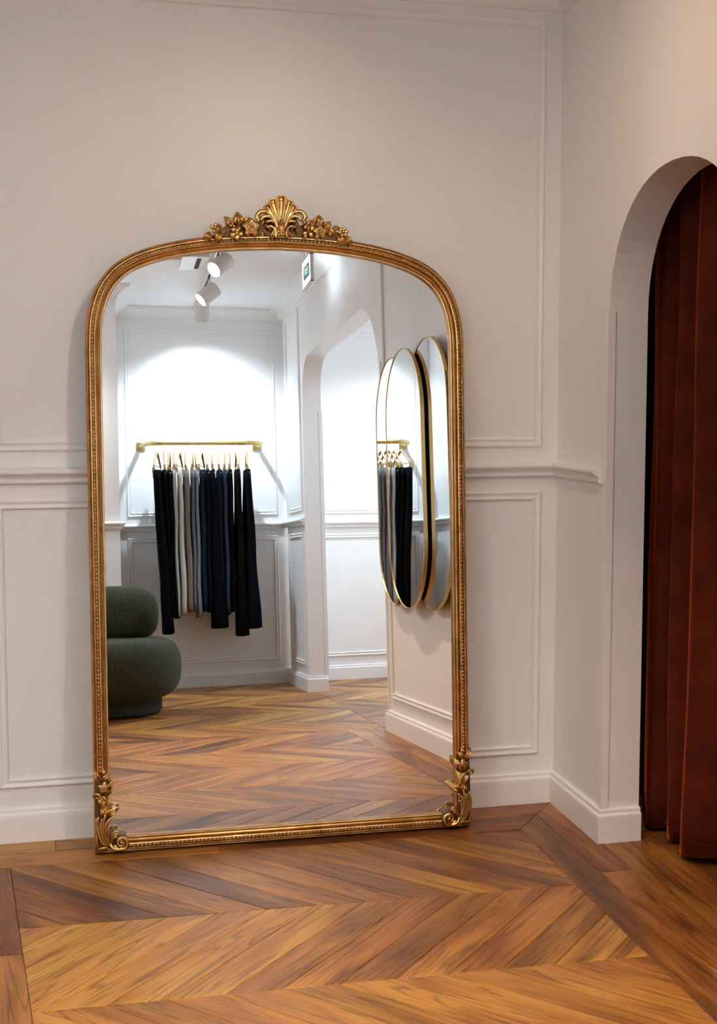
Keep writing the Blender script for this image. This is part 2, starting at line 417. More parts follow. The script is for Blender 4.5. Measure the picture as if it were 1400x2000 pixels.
TL = (-.3199, -.2185); TR = (1.1366, -.2375)
lb = lambda y: -.3199+(y+.2171)*(-.2506+.3199)/(-1.1402+.2171)
rb = lambda y: 1.1366+(y+.2371)*(1.1077-1.1366)/(-1.3763+.2371)
rgnA = [(lb(YE), YE), (rb(YE), YE), TR, TL]
def tA(k, x):
    t = tone()
    if k == 0: t = t*.85
    if k == 1: t = .40 if .17 < x < .28 else (rnd.uniform(.74, .92) if x < .1 else rnd.uniform(.56, .84))
    if k == 2: t = max(t, .52)
    return t
chevron(rgnA, 0, 7, -.5, 1.4, tA)
rgnB = [(-2.9, -5.3), (1.26, -5.3), (1.26, YE), (-2.9, YE)]
chevron(rgnB, 4, 12, -3.2, 1.4)
rgnC = [(1.2600, -5.3), (2.8, -5.3), (2.8, YE), (1.26, YE)]
chevron(rgnC, 4, 12, 1.0, 3.0)
# straight planks running towards y, joints at random, inside a convex region
def straight(rgn, seams, ya, yb, lean, lo=.6, hi=1.3, dark=1.0, first=None):
    """seams: x positions at y=ya; lean: dx per dy"""
    for a, b in zip(seams[:-1], seams[1:]):
        y = ya; L_ = first if first is not None else rnd.uniform(.2, hi); first = None
        while y > yb:
            y2 = y-L_
            poly = [(a+(y2-ya)*lean, y2), (b+(y2-ya)*lean, y2), (b+(y-ya)*lean, y), (a+(y-ya)*lean, y)]
            c = cliprgn(poly, rgn)
            if len(c) >= 3: plank(c, math.atan2(1, lean), tone()*dark, rnd.random())
            y = y2; L_ = rnd.uniform(lo, hi)
ln = (1.1077-1.1366)/(-1.3763+.2371)
CR = (1.325, -.010)
rr1 = lambda y: 1.2335+(y+.1232)*ln
# border planks beside the right wall (mitred to the corner)
mit = [(TR[0], TR[1]), (1.2317, -.1232), CR]
rgnR = [(rb(YE), YE), (X0+TA*2.52+.01, YE), (X0+.01, 0), TR]
for (a, b, js, tn_) in (((lambda y: rb(y)), rr1, [0.2, -1.72, -2.6], [.30, .55]), (rr1, (lambda y: X0+TA*(-y)+.0), [.2, -.62, -1.75, -2.6], [.40, .52, .5])):
    for j in range(len(js)-1):
        poly = [(a(js[j+1]), js[j+1]), (b(js[j+1]), js[j+1]), (b(js[j]), js[j]), (a(js[j]), js[j])]
        c = cliprgn(poly, [(rb(YE), YE), (1.7, YE), (1.7, .2), CR, TR])
        if len(c) >= 3: plank(c, PI/2+.03, tn_[j], rnd.random())
# border planks along the back wall
for (t0, t1, js) in ((0, .108, [1.6, .98, -.2, -1.5, -3]), (.108, .215, [1.6, .25, -.9, -2.1, -3])):
    for j in range(len(js)-1):
        f = lambda x, t: (x, -.004-t*1.0-(.0+.0131*(x+.32)*(t/.215)))
        poly = [f(js[j+1], t1), f(js[j], t1), f(js[j], t0), f(js[j+1], t0)]
        c = cliprgn(poly, [(-3, -3), TR, CR, (-3, .5)][::1]) if False else clip(poly, CR, TR)
        c2 = clip(poly, TR, CR)
        # keep the side away from the right wall
        cc = c if (c and sum(p[0] for p in c)/len(c) < sum(p[0] for p in (c2 or [(9, 0)]))/len(c2 or [1])) else c2
        if t0 > 0 and j > 0: cc = poly
        if cc and len(cc) >= 3: plank(cc, 0, [.50, .62, .66, .5][j] if t0 == 0 else [.34, .62, .72, .5][j], rnd.random())
# planks left of the left border line
ll = (-.2506+.3199)/(-1.1402+.2171)
xs = [-.3199-.125*i for i in range(22)][::-1]
straight([(-2.9, YE), (lb(YE), YE), TL, (-2.9, TL[1]-.0)], xs, TL[1], YE, ll, first=None)
# threshold and fitting room planks
xs = [1.3255+.0895*i for i in range(16)]
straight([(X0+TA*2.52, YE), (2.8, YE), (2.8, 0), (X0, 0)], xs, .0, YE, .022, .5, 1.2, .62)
me = bpy.data.meshes.new('floor'); me.from_pydata(fl_v, [], fl_f)
uvl = me.uv_layers.new(name='grain'); uvl.data.foreach_set('uv', [c for u in fl_uv for c in u])
cl = me.color_attributes.new('tone', 'FLOAT_COLOR', 'CORNER'); cl.data.foreach_set('color', [c for u in fl_c for c in u])
me.materials.append(M['floor']); o = bpy.data.objects.new('floor', me); C.objects.link(o); struct(o)
m = MB(); m.box((-3, -5.3, -.05), (2.82, .12, -.005)); struct(m.build('floor_bed', mat('floor_joint', (.03, .014, .007), .9)))

# ------------------------------------------------------------------ gilded floor mirror
mt_, mp_ = R(3.6429), R(-.8318)
NV = Vector((math.sin(mp_)*math.cos(mt_), -math.cos(mp_)*math.cos(mt_), math.sin(mt_)))
UX = Vector((math.cos(mp_), math.sin(mp_), 0)); UZ = NV.cross(UX)
P0 = Vector((-.1093, -.1616, 0))
MM = Matrix(((UX.x, UZ.x, NV.x, P0.x), (UX.y, UZ.y, NV.y, P0.y), (UX.z, UZ.z, NV.z, P0.z), (0, 0, 0, 1)))
CU = .561
mir = empty('floor_mirror'); mir.matrix_world = Matrix.Translation((0, 0, .001)) @ MM
tag(mir, 'tall arched floor mirror in a carved gold frame leaning on the panelled wall', 'mirror')
half = [(0, 1.693), (.12, 1.688), (.22, 1.677), (.31, 1.660), (.382, 1.637), (.428, 1.612), (.455, 1.586), (.474, 1.558), (.487, 1.525), (.4955, 1.490), (.500, 1.45), (.5015, 1.40)]
hs = spline([(x, y, 0) for x, y in half], 6)
inner = [Vector((CU+.5015, .047, 0))] + [Vector((CU+.5015, .047+(1.36-.047)*i/10, 0)) for i in range(1, 11)] + \
        [Vector((CU+p.x, p.y, 0)) for p in reversed(hs)] + [Vector((CU-p.x, p.y, 0)) for p in hs[1:]] + \
        [Vector((CU-.5015, .047+(1.36-.047)*i/10, 0)) for i in range(10, 0, -1)] + [Vector((CU-.5015, .047, 0))]
m = MB(); gp = [Vector((p.x+(.006 if p.x > CU else -.006), p.y+(.004 if p.y > 1 else -.004), 0)) for p in inner]
m.add([(p.x, p.y, 0) for p in gp], [tuple(range(len(gp)))]); 
m.add([(p.x, p.y, -.006) for p in gp], [tuple(range(len(gp)))[::-1]])
m.build('mirror_glass', M['glass'], mir)
FPROF = [(0, -.004), (0, .009), (.0015, .0115), (.0040, .0120), (.0052, .0090), (.0068, .0090), (.0082, .0140), (.0105, .0160), (.0122, .0145), (.0130, .0105), (.0152, .0105), (.0170, .0205), (.0180, .0240), (.0203, .0248), (.0213, .0225), (.0220, .0150),
         (.0288, .0150), (.0295, .0225), (.0305, .0252), (.0328, .0252), (.0340, .0215), (.0350, .0165), (.0372, .0178), (.0388, .0150), (.0408, .0155), (.0428, .0120), (.0440, .0090), (.0440, -.030), (0, -.030)]
def offset_path(P, closed=True):
    n = len(P); out = []
    for i in range(n):
        d0 = (P[i]-P[i-1]).normalized(); d1 = (P[(i+1) % n]-P[i]).normalized()
        n0 = Vector((d0.y, -d0.x, 0)); n1 = Vector((d1.y, -d1.x, 0)); s = (n0+n1).normalized(); out.append(s/max(.4, s.dot(n0)))
    return out
nrm = offset_path(inner)
NP = len(FPROF); BROWN_FACES = {0, 3, 4, 8, 9, 14, 15, 16, 20, 21, 22, 23, 24, 25, 26}  # profile faces coloured browner: grooves and outer edge
m = MB(); m.loft([[inner[i]+nrm[i]*s+Vector((0, 0, t)) for s, t in FPROF] for i in range(len(inner))], closed=True, smooth=False)
NF = len(m.f)
# bead row in the channel
mid = [inner[i]+nrm[i]*.0253 for i in range(len(inner))]; mid.append(mid[0])
seg = 0.0; nxt = .006; STEP = .0112
for i in range(len(mid)-1):
    L_ = (mid[i+1]-mid[i]).length
    while seg+L_ >= nxt:
        p = mid[i].lerp(mid[i+1], (nxt-seg)/L_); m.ball((p.x, p.y, .0175), (.0034, .0034, .0052), 8, 5); nxt += STEP
    seg += L_
fr = m.build('frame', M['gold'], mir); fr.data.materials.append(M['browngold'])
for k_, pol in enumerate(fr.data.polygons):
    if k_ < NF and (k_ % NP) in BROWN_FACES: pol.material_index = 1
m = MB(); bk = [inner[i]+nrm[i]*.030 for i in range(len(inner))]
m.add([(p.x, p.y, -.029) for p in bk]+[(p.x, p.y, -.020) for p in bk], [tuple(range(len(bk)))[::-1], tuple(range(len(bk), 2*len(bk)))]); m.build('backing_board', M['black'], mir)

# carving tools, in the plane of the frame: x across, y up, z out
def leafshape(mb, pts, wid, h0, h1, crease=.4, n=12, lip=.3, tip=.7):
    """leaf along a spine; wid max half width"""
    P = spline([(p[0], p[1], 0) for p in pts], 5); m_ = len(P); rings = []
    for i, p in enumerate(P):
        s = i/(m_-1); t = (P[min(i+1, m_-1)]-P[max(i-1, 0)]).normalized(); q = Vector((-t.y, t.x, 0))
        w_ = wid*max(.04, math.sin(PI*min(1, s**tip))**.8); hh = h0+(h1-h0)*math.sin(PI*min(1, .15+.75*s))
        ring = []
        for c, z in ((-1, -.006), (-1, .55), (-.8, .85), (-.5, 1), (-.22, .8), (0, 1-crease), (.22, .8), (.5, 1), (.8, .85), (1, .55), (1, -.006)):
            zz = h0 if z < 0 else h0+(hh-h0)*z
            ring.append(Vector((p.x+q.x*w_*c, p.y+q.y*w_*c, zz)))
        rings.append(ring)
    mb.loft(rings, smooth=True)
def lobe(mb, pts, r0, r1, h, n=10, flat=.8):
    P = spline([(p[0], p[1], h if len(p) < 3 else p[2]) for p in pts], 5); m_ = len(P)
    mb.tube(P, [r0+(r1-r0)*(i/(m_-1)) for i in range(m_)], n, flat=flat, up=(0, 0, 1))
    mb.ball(P[-1], (r1*1.05, r1*1.05, r1*.95), 10, 7)
def rose(mb, c, r, h):
    for k in range(5):
        a = 2*PI*k/5+.3; e = Vector((math.cos(a), math.sin(a), 0)); 
        mb.ball((c[0]+e.x*r*.62, c[1]+e.y*r*.62, h), (r*.50, r*.42, r*.30), 12, 7, Matrix.Rotation(a, 3, 'Z'))
    mb.ball((c[0], c[1], h-r*.02), (r*.66, r*.66, r*.42), 14, 8)
    for j, (rr_, hh) in enumerate(((.62, .30), (.45, .45), (.28, .56))):
        pts = [(c[0]+math.cos(a)*r*rr_*(1+.06*math.sin(3*a+j)), c[1]+math.sin(a)*r*rr_*(1+.06*math.cos(2*a+j)), h+r*hh+r*.05*math.sin(2*a+j)) for a in [2*PI*k/22 for k in range(22)]]
        mb.tube(pts, r*.095, 8, closed=True)
    mb.ball((c[0], c[1], h+r*.58), r*.14, 8, 6)
def blossom(mb, c, r, h, n=5, rot=0):
    for k in range(n):
        a = 2*PI*k/n+rot
        mb.ball((c[0]+math.cos(a)*r*.6, c[1]+math.sin(a)*r*.6, h), (r*.46, r*.40, r*.26), 10, 7, Matrix.Rotation(a, 3, 'Z'))
    mb.ball((c[0], c[1], h+r*.18), r*.36, 12, 8)

# ---- crest: drawn on a grid g(x, y), 1 unit = 1.46 mm
def g(x, y): return (.5625+(x-548)*.001465, 1.715-(y-470)*.001442+(x-548)*.0000405)
crest = empty('crest'); crest.parent = mir
crest_base = MB()
Gp = lambda l: [g(*p) for p in l]
sh = MB()
zc = .030
# backing plate of the crest
pl = Gp([(412, 478), (415, 462), (430, 448), (445, 440), (462, 432), (478, 438), (498, 430), (512, 440), (520, 415), (540, 402), (560, 402), (578, 416), (586, 440), (606, 436), (622, 432), (640, 442), (660, 452), (676, 462), (682, 482), (640, 478), (600, 474), (548, 472), (500, 472), (450, 474)])
crest_base.add([(x, y, -.026) for x, y in pl]+[(x, y, .020) for x, y in pl], [tuple(range(len(pl)))[::-1], tuple(range(len(pl), 2*len(pl)))]+[(i, (i+1) % len(pl), (i+1) % len(pl)+len(pl), i+len(pl)) for i in range(len(pl))])
crest_base.build('backplate', M['darkbrown'], crest)
# shell: flared lobes with a raised lip round each tip
for (bx, by, tx, ty, rr_) in ((548, 440, 550, 391, 7.2), (546, 440, 533, 396, 6.4), (552, 440, 565, 398, 6.0), (543, 442, 523, 407, 5.8), (555, 442, 573, 407, 5.4)):
    b_, t_ = g(bx, by), g(tx, ty); dx, dy = t_[0]-b_[0], t_[1]-b_[1]; L_ = math.hypot(dx, dy); q = (-dy/L_, dx/L_); u = .00146
    lobe(sh, [(b_[0], b_[1], zc), (b_[0]+dx*.5, b_[1]+dy*.5, zc+.004), (t_[0], t_[1], zc)], 3.6*u, rr_*.95*u, zc)
    rim = []
    for k in range(17):
        a = PI*(k/16)
        if k < 3 or k > 13:
            pass
        rim.append((t_[0]+q[0]*rr_*u*math.cos(a)+dx/L_*rr_*u*.9*math.sin(a), t_[1]+q[1]*rr_*u*math.cos(a)+dy/L_*rr_*u*.9*math.sin(a), zc+.008))
    foot1 = (b_[0]+q[0]*2*u, b_[1]+q[1]*2*u, zc+.004); foot2 = (b_[0]-q[0]*2*u, b_[1]-q[1]*2*u, zc+.004)
    sh.tube(spline([foot1]+rim[::4]+[foot2], 5), 2.0*u, 8)
# side scrolls of the shell
for s in (-1, 1):
    cx = 549
    for (p, ra, rb_) in (([(6, 448), (16, 424), (28, 415), (41, 416), (47, 424), (44, 431)], 3.0, 3.6), ([(5, 452), (13, 432), (24, 424), (34, 425), (38, 430)], 2.4, 2.8),
                         ([(4, 458), (9, 440), (18, 433), (27, 434)], 2.0, 2.2), ([(10, 466), (12, 450), (20, 443), (27, 445)], 2.0, 1.8)):
        lobe(sh, [(*g(cx+s*a, b), zc+.004) for a, b in p], ra*1.35*.00146, rb_*1.35*.00146, zc)
# stem of the shell with flutes
for k in range(-4, 5):
    x = 549+k*4.2
    lobe(sh, [(*g(x*1.0+k*.9, 463), zc-.002+.006*math.cos(k*.3)), (*g(549+k*2.6, 444), zc+.004), (*g(549+k*2.0, 434), zc)], 2.3*.00146, 1.2*.00146, zc)
for (y, r_) in ((431, 2.6), (436, 2.1), (440, 1.6)): sh.ball((*g(549, y), zc+.014), r_*.00146, 10, 7)
sh.build('shell', M['golddeep'], crest)
for s in (-1, 1):     # small stalks between shell and roses
    l = MB(); lobe(l, [(*g(549+s*18, 452), zc-.004), (*g(549+s*30, 440), zc)], 1.4*.00146, 1.8*.00146, zc); leafshape(l, Gp([(549+s*27, 444), (549+s*32, 452), (549+s*31, 461)]), 3.4*.00146, .016, zc+.003)
    lobe(l, [(*g(549+s*20, 463), zc-.004), (*g(549+s*26, 458), zc)], 2.6*.00146, 1.6*.00146, zc)
    l.build('sprig', M['golddeep'], crest)
U = .00146
m = MB(); rose(m, g(491, 446), 17*U, zc); m.build('rose', M['golddeep'], crest)
m = MB(); rose(m, g(626, 455), 14*U, zc); m.build('rose', M['golddeep'], crest)
def leaves(lst, name='leaf'):
    for pts, w_, hz in lst:
        m = MB(); leafshape(m, Gp(pts), w_*1.3*U, .012, zc+hz, n=12)
        for q_ in (-.45, .45):
            P = Gp(pts); a, b = Vector((*P[0], 0)), Vector((*P[-1], 0)); d = (b-a); q = Vector((-d.y, d.x, 0)).normalized()*w_*U*q_
            m.tube([a.lerp(b, .2)+q*.8+Vector((0, 0, zc+hz-.002)), a.lerp(b, .5)+q+Vector((0, 0, zc+hz-.0005)), a.lerp(b, .8)+q*.5+Vector((0, 0, zc+hz-.004))], .7*U, 6)
        m.build(name, M['golddeep'], crest)
leaves([([(468, 442), (467, 428), (465.5, 412)], 9.5, .002), ([(458, 443), (449, 432), (440, 422)], 7.0, .0), ([(480, 440), (487, 430), (492, 424)], 7.0, -.004), ([(505, 441), (512, 433), (508, 428)], 5.5, -.004),
        ([(474, 452), (483, 462), (494, 466)], 5.5, -.006), ([(505, 452), (512, 458), (506, 466)], 5.0, -.006),
        ([(618, 442), (624, 430), (625, 418)], 9.0, .002), ([(634, 446), (643, 438), (649, 431)], 6.5, 0), ([(606, 445), (608, 436), (617, 428)], 6.5, -.004), ([(640, 452), (650, 455), (655, 463)], 6.5, -.003),
        ([(436, 442), (424, 441), (418, 444)], 4.0, -.004), ([(444, 458), (438, 455), (434, 462)], 4.5, -.004), ([(412, 452), (408, 463), (404, 475)], 7.0, .004), ([(432, 452), (427, 464), (421, 477)], 6.5, .006),
        ([(652, 447), (660, 444), (668, 448)], 4.0, -.003), ([(662, 457), (667, 470), (670, 482)], 6.0, .006), ([(675, 462), (683, 472), (687, 482)], 6.5, .004)])
for c, r_, nn_, hh in (((463, 456), 11.5, 5, .004), ((421, 446), 8.5, 4, .004), ((603, 452), 11.5, 4, .003), ((672, 454), 8.8, 6, .004), ((455, 440), 5, 3, .003)):
    m = MB(); blossom(m, g(*c), r_*1.2*U, zc+hh-.004, nn_, c[0]*.1); m.build('blossom', M['golddeep'], crest)
for c, r_ in (((463.5, 452), 5), ((594, 436), 4.6), ((602, 448), 5.6), ((596, 463), 4.2), ((628, 449), 4.4)):
    m = MB(); m.ball((*g(*c), zc+.007), r_*U, 12, 8); m.build('berry', M['golddeep'], crest)

# ---- corner carvings: drawn on a grid, 1 unit = .14 mm, mirrored for the right corner
def corner(side):
    root = empty('corner_carving'); root.parent = mir
    def k(gx, gy):
        x = 170+gx/10; y = 1490+gy/10
        u_ = .0219+.0014*(x-190)+.000027*(1672-y); v_ = .0025+.001425*(1672-y)-.000107*(x-190)
        return (u_ if side < 0 else 2*.5625-u_, v_)
    K = lambda l: [k(*p) for p in l]; u = .00014; z0 = .030
    m = MB()    # ground plate that carries the carving
    pl = K([(200, 1770), (330, 1775), (420, 1700), (640, 1730), (800, 1690), (815, 1560), (760, 1450), (600, 1420), (440, 1400), (400, 1200), (420, 1000), (400, 700), (430, 420), (380, 260), (300, 210), (190, 260), (170, 600), (180, 1200)])
    pl = [(x, max(y, .002)) for x, y in pl]
    n = len(pl); m.add([(x, y, -.028) for x, y in pl]+[(x, y, .0255) for x, y in pl], [tuple(range(n))[::-1], tuple(range(n, 2*n))]+[(i, (i+1) % n, (i+1) % n+n, i+n) for i in range(n)])
    m.build('ground', M['darkbrown'], root)
    def lf(pts, w_, h=0, nm='leaf'):
        m = MB(); leafshape(m, K(pts), w_*u, .014, z0+h); m.build(nm, M['golddeep'], root)
    lf([(270, 400), (200, 280), (125, 165)], 62, .006); lf([(290, 390), (350, 290), (450, 205)], 55, .006)
    lf([(410, 560), (450, 440), (505, 325)], 60, .008); lf([(330, 1000), (380, 780), (480, 575)], 75, .008)
    lf([(320, 260), (325, 200), (320, 120)], 40, .004)
    m = MB(); rose(m, k(340, 490), 115*u, z0+.002); m.build('rose', M['golddeep'], root)
    # curled leaf to the outside
    m = MB(); leafshape(m, K([(380, 980), (330, 780), (260, 680), (190, 650)]), 110*u, .014, z0+.012)
    m.tube([(*k(300, 640), z0+.012), (*k(210, 600), z0+.014), (*k(135, 610), z0+.010), (*k(120, 660), z0+.006), (*k(150, 690), z0+.006)], [14*u*1.5, 22*u*1.3, 24*u*1.2, 20*u, 14*u], 8)
    m.ball((*k(180, 690), z0+.006), 18*u*1.4, 8, 6); m.build('curled_leaf', M['golddeep'], root)
    lf([(330, 1080), (300, 980), (250, 880)], 45, .008); lf([(370, 1050), (340, 940), (300, 880)], 40, .006)
    lf([(360, 1120), (440, 980), (540, 930), (630, 890)], 85, .014)
    # long ribs sweeping down to the scroll
    m = MB()
    for P, r_, h_ in (([(225, 1060), (205, 1200), (215, 1330), (245, 1450), (305, 1570), (410, 1650)], 30, .0), ([(285, 1090), (262, 1220), (270, 1340), (300, 1450), (350, 1540), (425, 1610)], 30, .003),
                      ([(345, 1080), (312, 1200), (318, 1330), (350, 1440), (395, 1520), (440, 1570)], 32, .006), ([(480, 1050), (405, 1130), (360, 1230), (362, 1350), (392, 1440), (440, 1520)], 34, .009),
                      ([(460, 1190), (412, 1260), (405, 1350), (425, 1430)], 28, .010), ([(350, 1000), (335, 1100), (300, 1220)], 26, .007), ([(185, 1100), (178, 1300), (190, 1500), (215, 1680)], 26, -.004)):
        q = spline([(*k(*p), z0+.002+h_) for p in P], 5); n = len(q); m.tube(q, [r_*u*(.45+.65*math.sin(PI*min(1, .12+.8*i/(n-1)))) for i in range(n)], 8)
    m.build('acanthus', M['golddeep'], root)
    # the big volute
    m = MB(); c0 = (670, 1550); sp = []
    for i in range(34):
        a = R(200)+i/33*R(560); r_ = 150-118*(i/33)**.85
        sp.append((*k(c0[0]+r_*math.cos(a)*1.02, c0[1]-r_*math.sin(a)*1.05*(-1 if False else 1)), z0+.004+.010*(i/33)))
    m.tube(sp, [(30+8*math.sin(i/4))*u*(1.15-.5*i/33) for i in range(34)], 10)
    for dr in (.82, 1.16):
        m.tube([(*k(c0[0]+(150*dr-100*(i/24)**.85)*math.cos(R(200)+i/33*R(560)), c0[1]-(150*dr-100*(i/24)**.85)*math.sin(R(200)+i/33*R(560))), z0+.002+.008*(i/33)) for i in range(20)], 17*u, 8)
    m.ball((*k(670, 1540), z0+.012), 42*u, 12, 8); m.build('volute', M['golddeep'], root)
    m = MB(); c1 = (540, 1500)
    for r0_, hh in ((130, .0), (95, .004), (60, .008)):
        m.tube(spline([(*k(c1[0]-r0_*.75, c1[1]+r0_*.5), z0+hh), (*k(c1[0]-r0_*.55, c1[1]-r0_*.7), z0+hh+.002), (*k(c1[0]+r0_*.15, c1[1]-r0_*1.25), z0+hh+.004), (*k(c1[0]+r0_*.55, c1[1]-r0_*.9), z0+hh+.004)], 5), 22*u, 8)
    m.ball((*k(575, 1390), z0+.010), 24*u, 10, 7); m.tube(spline([(*k(440, 1560), z0), (*k(500, 1660), z0+.006), (*k(620, 1690), z0+.006), (*k(690, 1640), z0+.004)], 5), 34*u, 9)
    m.build('scroll', M['golddeep'], root)
    m = MB(); P = [(205, 1700), (280, 1690), (380, 1670), (470, 1710), (600, 1725), (720, 1720)]
    P3 = spline([(*(lambda q: (q[0], max(q[1], .006)))(k(*p)), z0-.004) for p in P], 5); n = len(P3)
    m.tube(P3, [min((16+26*math.sin(PI*min(1, i/(n-1)*1.5)))*u, max(.0015, P3[i].y-.0005)) for i in range(n)], 9); m.build('foot_leaf', M['golddeep'], root)
    return root
corner(-1); corner(1)

# ------------------------------------------------------------------ velvet curtain
pts = [(1.60, -.20), (1.53, -.26), (1.505, -.325), (1.507, -.36), (1.57, -.375), (1.605, -.392), (1.57, -.415), (1.505, -.447), (1.502, -.468), (1.545, -.485), (1.575, -.502), (1.555, -.525), (1.503, -.560), (1.482, -.600), (1.500, -.645), (1.56, -.69),
       (1.615, -.725), (1.58, -.760), (1.515, -.790), (1.49, -.83), (1.515, -.87), (1.58, -.905), (1.60, -.93), (1.56, -.96), (1.50, -1.0), (1.49, -1.05), (1.53, -1.10), (1.60, -1.14), (1.58, -1.18)]
path = spline([(x, y, 0) for x, y in pts], 6)
cur = empty('curtain', (1.55, -.6, 0))
tag(cur, 'rust red velvet curtain hanging in deep folds inside the arched doorway', 'curtain')
m = MB(); rows = []
for j in range(25):
    s = j/24; z = .022+(2.12-.022)*s; k_ = 1-.22*s
    row = []
    for i, p in enumerate(path):
        x = 1.55+(p.x-1.55)*k_+.006*math.sin(i*.31+j*.4)*(1-s); y = p.y+.004*math.sin(j*.7+i*.11)
        row.append((x-1.55, y+.6, z+(.008*math.sin(i*.23) if j == 0 else 0)))
    rows.append(row)
m.loft(rows, ringclosed=False, caps=False)
c_ = m.build('curtain_cloth', M['velvet'], cur); md = c_.modifiers.new('thick', 'SOLIDIFY'); md.thickness = .005
m = MB(); m.tube([(p.x-1.55, p.y+.6, .062) for p in path], .0032, 6); m.build('hem', M['velvet'], cur)
m = MB(); m.tube([(0, .55, 2.135), (0, -1.2, 2.135)], .012, 10); m.box((-.02, .50, 2.12), (.02, .52, 2.2)); m.box((-.02, -1.17, 2.12), (.02, -1.15, 2.2)); m.build('curtain_pole', M['black'], cur)

# ------------------------------------------------------------------ oval wall mirrors on the right wall
def oval(cy_, cz, w_, h_, tf, depth, label):
    o = empty('wall_mirror', RW(cy_, cz, tf)); o.rotation_euler = (0, 0, 0)
    tag(o, label, 'mirror', 'overlapping oval mirrors')
    dirv = (RW(1, 0)-RW(0, 0)).normalized(); nv = Vector((-dirv.y*-1, 0, 0))
    nrm_ = Vector((-1, 0, 0)); e1 = Vector((TA, -1, 0)).normalized(); e2 = Vector((0, 0, 1)); nf = e2.cross(e1); nf = nf if nf.x < 0 else -nf
    r_ = w_/2; s_ = (h_-w_)/2; ring = []
    for k in range(25): a = PI*k/24; ring.append((r_*math.cos(a), s_+r_*math.sin(a)))
    for k in range(25): a = PI+PI*k/24; ring.append((r_*math.cos(a), -s_+r_*math.sin(a)))
    P = lambda a, b, t: e1*a+e2*b+nf*t
    m = MB(); rin = [((x/abs(r_))*(abs(r_)-.005) if True else x, y*(1-.005/(h_/2))) for x, y in ring]
    m.add([P(a, b, -.002) for a, b in rin], [tuple(range(50))]); m.build('mirror_glass', M['glass'], o)
    m = MB(); rings = []
    for (kk, t) in ((0, -depth), (0, 0), (-.004, .001), (-.005, -.002), (-.005, -depth)):
        rings.append([P(x*(1+kk/r_), y*(1+kk/(h_/2)), t) for x, y in ring])
    n = 50; m.loft(rings, closed=True, smooth=False); m.build('rim', M['brass'], o)
    m = MB(); m.prism([P(x*.965, y*.99, -depth-.006) for x, y in ring], nf*.0055); m.build('backing', M['black'], o)
    m = MB(); m.prism([P(x*.35, y*.35, -tf+.001) for x, y in ring], nf*max(.002, tf-depth-.008)); m.build('wall_mount', M['black'], o)
    return o
oval(2.035, 1.146, .57, 1.106, .045, .015, 'oval wall mirror next to the open arch, left edge showing behind the foremost oval')
oval(1.768, 1.143, .57, 1.106, .067, .015, 'brass rimmed oval wall mirror mounted foremost in the middle of the three ovals')
oval(1.478, 1.143, .565, 1.104, .045, .015, 'brass rimmed oval wall mirror nearest the gold framed mirror, partly behind the foremost oval')

# ------------------------------------------------------------------ wall rail with hanging trousers
hr = empty('clothes_rail', FWp(.63, 1.583)); hr.rotation_euler = (0, 0, BE)
tag(hr, 'brass wall mounted clothes rail with rounded ends above the row of trousers', 'clothes rail')
m = MB(); HL = .385
m.tube(spline([(-HL, .004, 0), (-HL, .06, 0), (-HL+.004, .17, 0), (-HL+.03, .235, 0), (-HL+.09, .262, 0), (-.2, .265, 0), (0, .265, 0), (.2, .265, 0), (HL-.09, .262, 0), (HL-.03, .235, 0), (HL-.004, .17, 0), (HL, .06, 0), (HL, .004, 0)], 6), .0145, 14); m.build('rod', M['rail'], hr)
for s in (-1, 1):
    m = MB(); m.box((s*HL-.027, .0005, -.027), (s*HL+.027, .009, .027)); m.build('mounting_plate', M['rail'], hr)
RODY = .265
def on_rail(x):     # world point of the rod axis for a given world x
    return FWp(x, 1.583, RODY)
def make_hanger():
    o = empty('clip_hanger')
    m = MB(); hk = [(0, -.006, -.062), (0, -.002, -.040), (0, .006, -.022), (0, .0145, -.008), (0, .0150, .004), (0, .006, .0150), (0, -.006, .0150), (0, -.0145, .005), (0, -.0150, -.004)]
    m.tube(spline(hk, 4), .0016, 7); m.build('hook', M['chrome'], o)
    for s in (-1, 1):
        m = MB(); m.tube(spline([(0, 0, -.058), (0, s*.040, -.086), (0, s*.085, -.122), (0, s*.118, -.150)], 4), [.0080]*6+[.0068]*7, 8); m.build('arm', M['wood'], o)
        m = MB(); m.box((-.006, s*.120-.012, -.196), (.006, s*.120+.012, -.160)); m.box((-.010, s*.120-.009, -.200), (-.006, s*.120+.009, -.170)); m.box((.006, s*.120-.009, -.200), (.010, s*.120+.009, -.170)); m.tube([(0, s*.12, -.165), (0, s*.12, -.138)], .003, 6); m.build('clip', M['rail'], o)
    m = MB(); m.tube([(0, -.125, -.150), (0, .125, -.150)], .0028, 8); m.build('bar', M['rail'], o)
    return o
denim = {}
def cloth(key, col, col2=None):
    if key not in denim: denim[key] = mat(key, col, .85, bump=.5, bscale=260, col2=col2 or tuple(c*.7 for c in col), vscale=9, stretch=(1, 1, .35), spec=.06)
    return denim[key]
